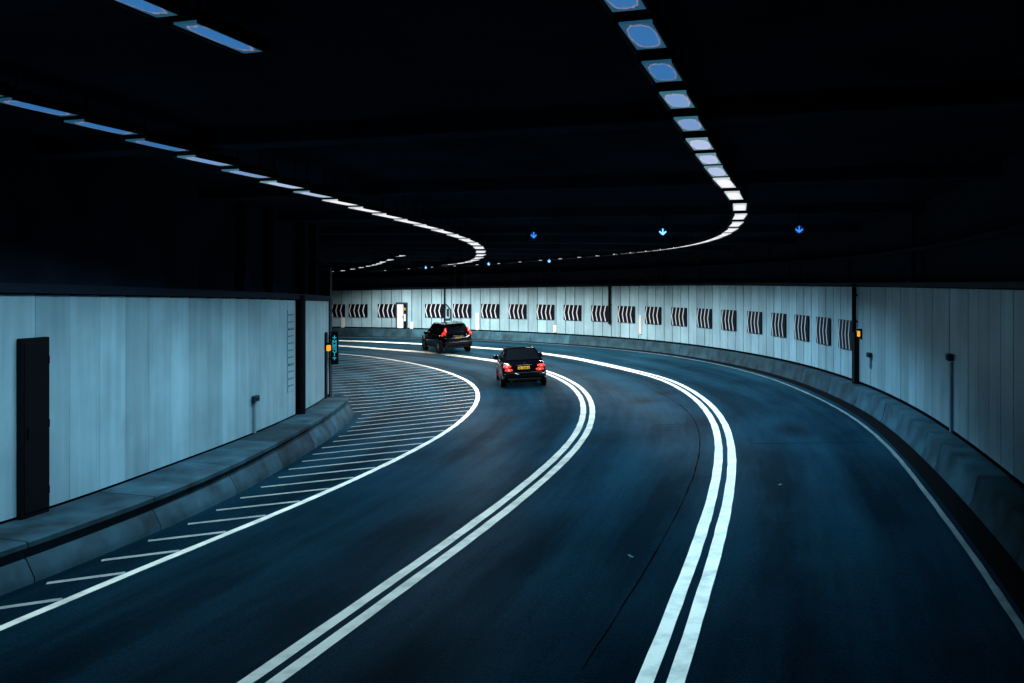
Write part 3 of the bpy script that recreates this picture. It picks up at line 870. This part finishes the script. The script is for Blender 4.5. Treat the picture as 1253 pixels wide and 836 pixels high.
# socket boxes with risers
def socket(s, fn, side, z0, z1, lab):
    x, y, rz = wall_frame(s, fn, side)
    t = thing('cable_riser', lab, 'cable box', (x, y, z0), rz)
    MB().box((0, 0.03, (z1-z0)/2 - 0.08), (0.10, 0.05, z1-z0-0.16)).build('riser', simple('riser_grey', (0.20, 0.30, 0.36), 0.6), t)
    b = MB().box((0, 0.06, z1-z0-0.06), (0.26, 0.10, 0.14), bev=0.01).build('box', M_STEEL, t)
    MB().box((0, 0.115, z1-z0-0.06), (0.2, 0.01, 0.03)).build('slot', M_BLACK, b)
socket(wall_s_for_px(1166), offW, 1, 0.75, 2.32, 'grey cable riser with small box on the right wall near the camera')
socket(wall_s_for_px(1066), offW, 1, 1.3, 1.75, 'small grey box low on the right wall just right of the amber lamp')
socket(19.9, offLW, -1, 0.16, 1.05, 'small dark cable box low on the left wall')
# faint brace lines on the right wall
# black downpipe on the left wall
x, y, rz = wall_frame(24.0, offLW, -1)
t = thing('downpipe', 'thick black downpipe running the full height of the left wall', 'pipe', (x, y, 0.14), rz)
MB().tube((0, 0.06, 0), (0, 0.06, 3.3), 0.13, 12).build('pipe', M_BLACK, t)
for z in (0.5, 1.7, 2.9): MB().box((0, 0.03, z), (0.34, 0.10, 0.06)).build('clamp', M_BLACK, t)
# louvred access panel next to it
x, y, rz = wall_frame(23.0, offLW, -1)
t = thing('louvre_panel', 'narrow louvred access panel left of the black downpipe on the left wall', 'vent', (x, y, 0.9), rz)
MB().box((0, 0.012, 1.05), (0.5, 0.02, 2.2), bev=0.004).build('plate', M_PANEL, t)
for i in range(11):
    z = 0.12 + i*0.19
    MB().box((0, 0.03, z), (0.42, 0.03, 0.016 if i not in (3, 8) else 0.045), rx=0.5).build('slat', M_SLAT, t)
# tall black cabinet on the left wall
x, y, rz = wall_frame(11.5, offLW, -1)
t = thing('wall_cabinet', 'tall narrow black cabinet set against the left wall at the picture edge', 'cabinet', (x, y, 0.135), rz)
MB().box((0, 0.05, 1.38), (0.58, 0.10, 2.76), bev=0.012).build('body', M_BLACK, t)
d = MB().box((0, 0.105, 1.38), (0.48, 0.02, 2.62), bev=0.006).build('door', M_BLACK, t)
MB().box((0.17, 0.125, 1.3), (0.03, 0.03, 0.18)).build('handle', M_BLACK, d)
for z in (0.35, 1.4, 2.4): MB().tube((-0.26, 0.11, z - 0.06), (-0.26, 0.11, z + 0.06), 0.014, 6).build('hinge', M_BLACK, d)

# amber lamp and lit vertical sign at the end of the left wall
x, y, rz = wall_frame(28.6, offLW, -1)
t = thing('amber_lamp', 'small amber lamp glowing at the end of the left wall beside the lit sign', 'lamp', (x, y, 1.72), rz)
MB().box((0, 0.10, 0.0), (0.22, 0.12, 0.18), bev=0.02).build('lens', M_AMBER, t)
MB().box((0, 0.10, 0.14), (0.34, 0.20, 0.06)).build('hood', M_BLACK, t)
MB().box((0, 0.02, -0.6), (0.36, 0.05, 2.2)).build('backplate', M_BLACK, t)
def sign_at(u, v, dist): return ((u-626.5)/1100*dist, dist, EYE - (v-350)/1100*dist)
x, y, z = sign_at(409.3, 426, 29.3)
t = thing('lit_sign', 'narrow upright black sign with cyan lit characters at the left wall end', 'sign', (x, y, z), radians(6))
MB().box((0, 0.08, 0), (0.24, 0.16, 1.08), bev=0.012).build('case', M_BLACK, t)
def glyph(strokes, dz, nm='character'):
    m = MB()
    for (x0, z0, x1, z1) in strokes:
        cx, cz = (x0+x1)/2, (z0+z1)/2; ln = hypot(x1-x0, z1-z0)
        m.box((cx, -0.004, cz + dz), (0.026, 0.012, ln + 0.02), ry=atan2(x1-x0, z1-z0))
    m.build(nm, M_CYAN, t)
glyph([(-.05, 0, .05, 0), (0, -.05, 0, .06)], 0.34)
glyph([(-.05, -.06, -.05, .06), (-.05, .06, .0, .0), (0, 0, .05, .06), (.05, .06, .05, -.06)], 0.19)
glyph([(-.05, -.05, -.05, .05), (-.05, .05, .05, .05), (.05, .05, .05, -.05), (0, .05, 0, -.05)], 0.05)
glyph([(-.05, .05, .05, .05), (.05, .05, .05, -.04), (-.05, .0, -.01, -.06), (-.01, -.06, .05, -.04)], -0.09)
glyph([(0, .04, 0, -.04)], -0.22)
glyph([(-.05, .02, .05, .02), (0, .02, 0, -.04)], -0.34)
MB().box((-0.2, 0.08, 0.35), (0.2, 0.05, 0.05)).box((-0.2, 0.08, -0.35), (0.2, 0.05, 0.05)).build('arm', M_BLACK, t)

# cable tray carried by the posts
t = thing('cable_tray', 'dark cable tray running above the coping of the curved right wall', 'cable tray', (*P(40, offW(40)), 4.3))
tr = MB().sweep([[(*P(s, offW(s) + a), wall_top(s) + z) for a, z in ((-0.02, 0.86), (-0.02, 0.94), (0.0, 0.94), (0.0, 0.88), (0.26, 0.88), (0.26, 0.86))] for s in frange(-8, 80, 0.8)])
at(t, tr.build('tray', M_DARKWALL, t))
at(t, MB().sweep([[(*P(s, offW(s) + 0.08 + 0.05*cos(a)), wall_top(s) + 0.93 + 0.05*sin(a)) for a in (0, 1.57, 3.14, 4.71)] for s in frange(-8, 80, 0.8)]).build('cable', M_BLACK, t))
# support posts of the cable tray above the right wall
for u, w, z1, lab in ((1112, 0.30, 1.9, 'wide dark bracket above the right wall coping right of the black conduit'),
        (1035, 0.06, 1.2, 'thin dark post above the right wall left of the black conduit'),
        (976, 0.06, 1.2, 'thin dark post above the curved wall under the right blue signal'),
        (963, 0.06, 1.2, 'thin dark post above the wall, left twin under the right blue signal'),
        (854, 0.09, 1.2, 'dark post above the curved wall below the bright lamp bend'),
        (801, 0.09, 1.2, 'dark post above the wall left of the lamp bend, right of its twin'),
        (809, 0.06, 1.2, 'thin dark post above the wall under the brightest blue signal'),
        (669, 0.07, 1.2, 'dark post above the far wall under the far right blue signal'),
        (661, 0.07, 1.2, 'dark post above the far wall, left twin under the far right blue signal'),
        (568, 0.12, 1.2, 'dark post above the far wall right of the off-road car'),
        (555.5, 0.16, 1.2, 'broad dark post above the far wall over the off-road car')):
    s = wall_s_for_px(u); x, y, rz = wall_frame(s, offW, 1)
    zt = wall_top(s) + 0.09
    t = thing('support_post', lab, 'post', (x, y, zt), rz, 'posts above the curved wall')
    hgt = min(z1, ceil_z(s) - zt)
    MB().box((0, -0.08, hgt/2), (w, 0.10, hgt)).build('post', M_BEAM, t)
    MB().box((0, -0.08, 0.02), (w + 0.12, 0.2, 0.03)).build('base_plate', M_STEEL, t)

# ------------------------------------------------------------------ cars
M_CAR = simple('black_car_paint', (0.0015, 0.002, 0.004), 0.10, spec=0.5)
M_GLASS = simple('tinted_glass', (0.004, 0.006, 0.009), 0.05, spec=0.6)
M_TYRE = simple('tyre_rubber', (0.012, 0.012, 0.013), 0.8)
M_RIM = simple('alloy_rim', (0.35, 0.37, 0.40), 0.3, metal=0.9)
M_TRIM = simple('black_trim', (0.002, 0.0025, 0.003), 0.5, spec=0.25)
M_CHROME = simple('chrome', (0.7, 0.72, 0.75), 0.12, metal=1.0)
M_TAIL = emit('tail_lamp_red', (1.0, 0.030, 0.018), 1.0, (0.3, 0.01, 0.01))
M_TAILCORE = emit('tail_lamp_core', (1.0, 0.36, 0.26), 1.6, (0.3, 0.1, 0.1))
M_PLATE = emit('lit_number_plate', (1.0, 0.42, 0.04), 0.42, (0.75, 0.42, 0.02))
M_PLATE2 = simple('number_plate_yellow', (0.55, 0.40, 0.16), 0.5)
M_PLATEMARK = simple('plate_mark', (0.03, 0.02, 0.01), 0.5)

def half_sec(w, zb, zt, y):
    d = zt - zb
    pts = [(0, zb), (w*.80, zb), (w*.94, zb+.05*d), (w, zb+.20*d), (w*1.0, zb+.50*d), (w*.985, zb+.72*d), (w*.955, zb+.88*d), (w*.86, zb+.97*d), (w*.55, zt), (0, zt + .006)]
    r = [(px, y, pz) for px, pz in pts]
    l = [(-px, y, pz) for px, pz in pts[1:-1]][::-1]
    return r + l

def quad_panel(m, q, inset, lift, thick=0.006):
    """four corner points -> slightly inset, slightly lifted thin plate"""
    q = [Vector(p) for p in q]; c = sum(q, Vector())/4
    n = (q[1]-q[0]).cross(q[3]-q[0]).normalized()
    pts = []
    for p in q:
        d = (c - p); pts.append(p + d.normalized()*min(inset, d.length*.4) + n*lift)
    m.prism(pts, n*thick)

def make_wheel(par, x, y, r, side):
    t = MB(); w = 0.21
    t.lathe((x - w/2, y, r), (1, 0, 0), [(r*.62, 0), (r*.93, 0.0), (r, .03), (r, w-.03), (r*.93, w), (r*.62, w), (r*.62, 0)], 24)
    ty = t.build('tyre', M_TYRE, par, smooth=40)
    m = MB(); ox = x + side*(w/2 - 0.03)
    m.lathe((ox, y, r), (side, 0, 0), [(0.03, 0.0), (r*.12, 0.012), (r*.18, 0.0)], 12)
    for k in range(5):
        a = 2*pi*k/5
        m.box((ox, y + cos(a)*r*.36, r + sin(a)*r*.36), (0.02, r*.16, r*.6), rx=a - pi/2)
    m.lathe((ox - 0.01, y, r), (side, 0, 0), [(r*.56, 0), (r*.63, 0.015), (r*.63, -0.02)], 24)
    m.build('rim', M_RIM, ty, smooth=40)

def make_car(name, label, loc, rz, kind):
    t = thing(name, label, 'car', loc, rz)
    if kind == 'saloon':
        W, L2 = 0.885, 2.26
        st = [(-2.28, .62, .40, .74), (-2.26, .74, .33, .84), (-2.20, .82, .27, .93), (-2.05, .865, .22, 1.00), (-1.7, .88, .20, 1.03), (-1.0, .885, .19, 1.00), (0, .885, .19, .97), (1.0, .88, .19, .95), (1.6, .86, .20, .88), (2.0, .80, .24, .76), (2.2, .70, .30, .66), (2.27, .58, .36, .56)]
        lowc = [(-1.72, .80, 1.015), (1.08, .80, .95)]
        roof = [(-.78, .585, 1.42), (.22, .60, 1.435)]
        wy, wr = (-1.33, 1.40), 0.315
    else:
        W, L2 = 0.91, 2.20
        st = [(-2.22, .70, .46, .80), (-2.20, .80, .38, .95), (-2.12, .86, .32, 1.06), (-1.9, .895, .28, 1.10), (-1.2, .91, .27, 1.08), (0, .91, .27, 1.05), (1.0, .905, .27, 1.02), (1.6, .88, .29, .96), (1.98, .82, .32, .86), (2.16, .72, .38, .74), (2.22, .60, .44, .62)]
        lowc = [(-2.10, .82, 1.06), (1.15, .82, 1.02)]
        roof = [(-1.72, .60, 1.62), (.30, .64, 1.645)]
        wy, wr = (-1.32, 1.36), 0.355
    MB().sweep([half_sec(w, zb, zt, y) for y, w, zb, zt in st]).build('body', M_CAR, t, smooth=50)
    # cabin: belt ring, roof ring with a crowned top
    (yr, wl, zr), (yf, wl2, zf) = lowc
    (rr, wr_, zrr), (rf, wf_, zrf) = roof
    ym = (rr + rf)/2
    def ring(y, w, z, crown): return [(-w, y, z), (-w*.6, y, z+crown*.7), (0, y, z+crown), (w*.6, y, z+crown), (w, y, z)]
    cab = MB()
    A_, B_, C_, D_ = (-wl, yr), (wl, yr), (wl2, yf), (-wl2, yf)
    low = [(-wl, yr, zr-.03), (wl, yr, zr-.03), (wl*1.0, (yr+yf)/2, (zr+zf)/2-.03), (wl2, yf, zf-.03), (-wl2, yf, zf-.03), (-wl*1.0, (yr+yf)/2, (zr+zf)/2-.03)]
    up = [(-wr_, rr, zrr), (wr_, rr, zrr), ((wr_+wf_)/2+.01, ym, (zrr+zrf)/2+.02), (wf_, rf, zrf), (-wf_, rf, zrf), (-(wr_+wf_)/2-.01, ym, (zrr+zrf)/2+.02)]
    cab.add(low + up + [(0, rr-.03, zrr+.012), (0, ym, (zrr+zrf)/2+.05), (0, rf+.04, zrf+.012), (0, yr-.05, zr-.03), (0, yf+.06, zf-.03)],
            [(1,2,8,7), (2,3,9,8), (4,5,11,10), (5,0,6,11), (0,15,12,6), (15,1,7,12), (3,16,14,9), (16,4,10,14), (6,12,13,11), (12,7,8,13), (13,8,9,14), (11,13,14,10)])
    cab.build('cabin', M_CAR, t, smooth=35)
    g = MB()
    quad_panel(g, [(-wl*.93, yr-.005, zr), (wl*.93, yr-.005, zr), (wr_*.97, rr-.005, zrr), (-wr_*.97, rr-.005, zrr)], .07, .028)
    g.build('rear_window', M_GLASS, t)
    g = MB(); quad_panel(g, [(wl2*.93, yf, zf), (-wl2*.93, yf, zf), (-wf_*.97, rf, zrf), (wf_*.97, rf, zrf)], .06, .03); g.build('windscreen', M_GLASS, t)
    for sg in (1, -1):
        ymid = -.05
        for (ya, yb) in ((yr, ymid), (ymid, yf)):
            def lo(y): return (sg*(wl + .003), y, zr + (zf-zr)*(y-yr)/(yf-yr))
            def hi(y):
                k = (y - yr)/(yf - yr); yy = rr + (rf-rr)*k; return (sg*(wr_ + (wf_-wr_)*k + .003), yy, zrr + (zrf-zrr)*k)
            q = [lo(ya), lo(yb), hi(yb), hi(ya)]
            if sg < 0: q = q[::-1]
            m = MB(); quad_panel(m, q, .075, .012); m.build('side_window', M_GLASS, t)
        m = MB(); m.lathe((sg*(W + .05), yf - .32, zf + .05), (0, 1, 0), [(.0, -.05), (.09, -.045), (.115, 0), (.09, .06), (.0, .09)], 12)
        m.tube((sg*(W - .06), yf - .28, zf), (sg*(W + .08), yf - .3, zf + .03), .022, 6)
        m.build('wing_mirror', M_CAR, t, smooth=50)
        for y in (-.45, .55):
            MB().box((sg*(W + .002), y, zr - .14), (.02, .16, .025), bev=.005).build('door_handle', M_CHROME if kind == 'saloon' else M_CAR, t)
        MB().box((sg*(W - .005), .05, .30), (.03, 2.1, .07), bev=.01).build('sill', M_TRIM, t)
        MB().box((sg*(W*.5 + .18), L2 - .06, .66 if kind == 'saloon' else .78), (.34, .12, .13), bev=.03).build('headlight', M_CHROME, t)
    for y in wy:
        for sg in (1, -1):
            MB().lathe((sg*(W - .05), y, wr + .01), (sg, 0, 0), [(0.01, .0), (wr + .075, 0), (wr + .075, .058), (wr + .035, .058), (wr+.035, .0)], 28).build('wheel_arch', M_TRIM, t, smooth=40)
            make_wheel(t, sg*(W - .075), y, wr, sg)
    ry = -L2
    if kind == 'saloon':
        for sg in (1, -1):
            lt = MB().lathe((sg*.665, ry + .035, .845), (sg*.25, -1, 0), [(0.001, .06), (.07, .05), (.10, .03), (.115, -.02)], 16)
            for i, v in enumerate(lt.v): lt.v[i] = (sg*.665 + (v[0]-sg*.665)*1.5, v[1], .845 + (v[2]-.845)*.62)
            a = lt.build('tail_light', M_TAIL, t, smooth=60)
            lt2 = MB().lathe((sg*.60, ry + .01, .715), (sg*.2, -1, 0), [(0.001, .05), (.07, .045), (.10, .025), (.115, -.03)], 16)
            for i, v in enumerate(lt2.v): lt2.v[i] = (sg*.60 + (v[0]-sg*.60)*1.6, v[1], .715 + (v[2]-.715)*.58)
            b = lt2.build('tail_light', M_TAIL, t, smooth=60)
            MB().box((sg*.65, ry - .022, .845), (.11, .008, .04), bev=.003, rz=-sg*.25).build('bulb', M_TAILCORE, a)
            MB().box((sg*.57, ry - .036, .715), (.12, .008, .04), bev=.003, rz=-sg*.2).build('bulb', M_TAILCORE, b)
        MB().box((0, ry - .012, .50), (1.62, .10, .20), bev=.045).build('bumper', M_CAR, t, smooth=40)
        MB().box((0, ry - .055, .62), (1.3, .03, .015)).build('bumper_strip', M_CHROME, t)
        MB().box((0, ry - .02, .90), (.62, .03, .022), bev=.004).build('boot_strip', M_CHROME, t)
        pl = MB().box((-.02, ry - .035, .79), (.46, .02, .105), bev=.004).build('number_plate', M_PLATE, t)
        for px in (-.20, -.14, -.03, .03, .09, .17):
            MB().box((px, ry - .047, .79), (.034, .006, .075)).build('plate_mark', M_PLATEMARK, pl)
        MB().lathe((0, ry + .01, .955), (0, -1, .3), [(.034, -.004), (.040, 0), (.034, .004), (.028, 0), (.034, -.004)], 14).build('emblem', M_CHROME, t)
        for sg in (1, -1): MB().tube((sg*.52, ry + .05, .30), (sg*.52, ry - .05, .30), .04, 10).build('exhaust_pipe', M_CHROME, t)
        MB().box((0, ry - .02, .34), (1.3, .08, .10), bev=.02).build('rear_valance', M_TRIM, t)
    else:
        for sg in (1, -1):
            # kinked lamp climbing the rear pillar
            pts = [(sg*.62, -2.01, 1.44), (sg*.70, -2.00, 1.44), (sg*.78, -2.08, 1.25), (sg*.88, -2.10, 1.08), (sg*.72, -2.16, 1.05), (sg*.68, -2.12, 1.23)]
            if sg < 0: pts = pts[::-1]
            m = MB(); m.prism([(p[0], p[1] - .05, p[2]) for p in pts], (0, .10, 0))
            a = m.build('tail_light', M_TAIL, t)
            MB().box((sg*.68, -2.125, 1.30), (.05, .008, .16), ry=sg*.4).build('bulb', M_TAILCORE, a)
            # flank face of the lamp
            m = MB(); m.prism([(sg*.865, -2.12, 1.00), (sg*.80, -2.10, 1.20), (sg*.80, -1.93, 1.20), (sg*.895, -1.90, 1.00)], (sg*.02, 0, .01)); m.build('tail_light_side', M_TAIL, t)
            MB().tube((sg*.58, -1.5, 1.69), (sg*.58, .2, 1.70), .016, 8).tube((sg*.58, -1.45, 1.63), (sg*.58, -1.45, 1.69), .016, 6).tube((sg*.58, .15, 1.63), (sg*.58, .15, 1.70), .016, 6).build('roof_rail', M_CHROME, t)
        MB().box((0, -2.22, .56), (1.66, .12, .26), bev=.05).build('bumper', M_TRIM, t, smooth=40)
        MB().box((0, -2.285, .64), (1.1, .02, .03), bev=.004).build('bumper_strip', M_CHROME, t)
        MB().box((0, -2.225, .99), (.60, .03, .035), bev=.005).build('tailgate_strip', M_CHROME, t)
        pl = MB().box((0, -2.235, .88), (.42, .02, .09), bev=.004).build('number_plate', M_PLATE2, t)
        for px in (-.18, -.12, -.02, .05, .11, .17):
            MB().box((px, -2.247, .88), (.022, .006, .065)).build('plate_mark', M_PLATEMARK, pl)
        MB().box((0, -1.86, 1.645), (1.0, .26, .03), bev=.01, rx=-.08).build('roof_spoiler', M_CAR, t)
        MB().box((.1, -2.19, 1.22), (.5, .012, .015), rx=.2, ry=.1).build('rear_wiper', M_TRIM, t)
        MB().box((0, -2.20, .36), (1.3, .1, .12), bev=.03).build('rear_valance', M_TRIM, t)
    return t

def place_car(name, label, u, v, off, kind, yaw=0.0):
    # rear contact point seen at pixel (u, v); find s on the lane
    h = EYE - zg(off); d = (v-350)
    X, Y = (u-626.5)/d*h, 1100/d*h
    s, o = s_off(X, Y, 45)
    s += 2.0
    x, y = P(s, o)
    c = make_car(name, label, (x, y, zg(o)), heading(s) + yaw, kind)
    c.rotation_euler = (0, -math.atan(BANK), heading(s) + yaw)
    return s, o
print('saloon', place_car('saloon_car', 'black saloon car with lit red tail lights in the left lane', 645, 473, -5.4, 'saloon', -0.10))
print('suv', place_car('off_road_car', 'black off-road car with tall red tail lights further round the bend', 570, 431, -1.9, 'suv', -0.37))
print('objects', len(bpy.data.objects))
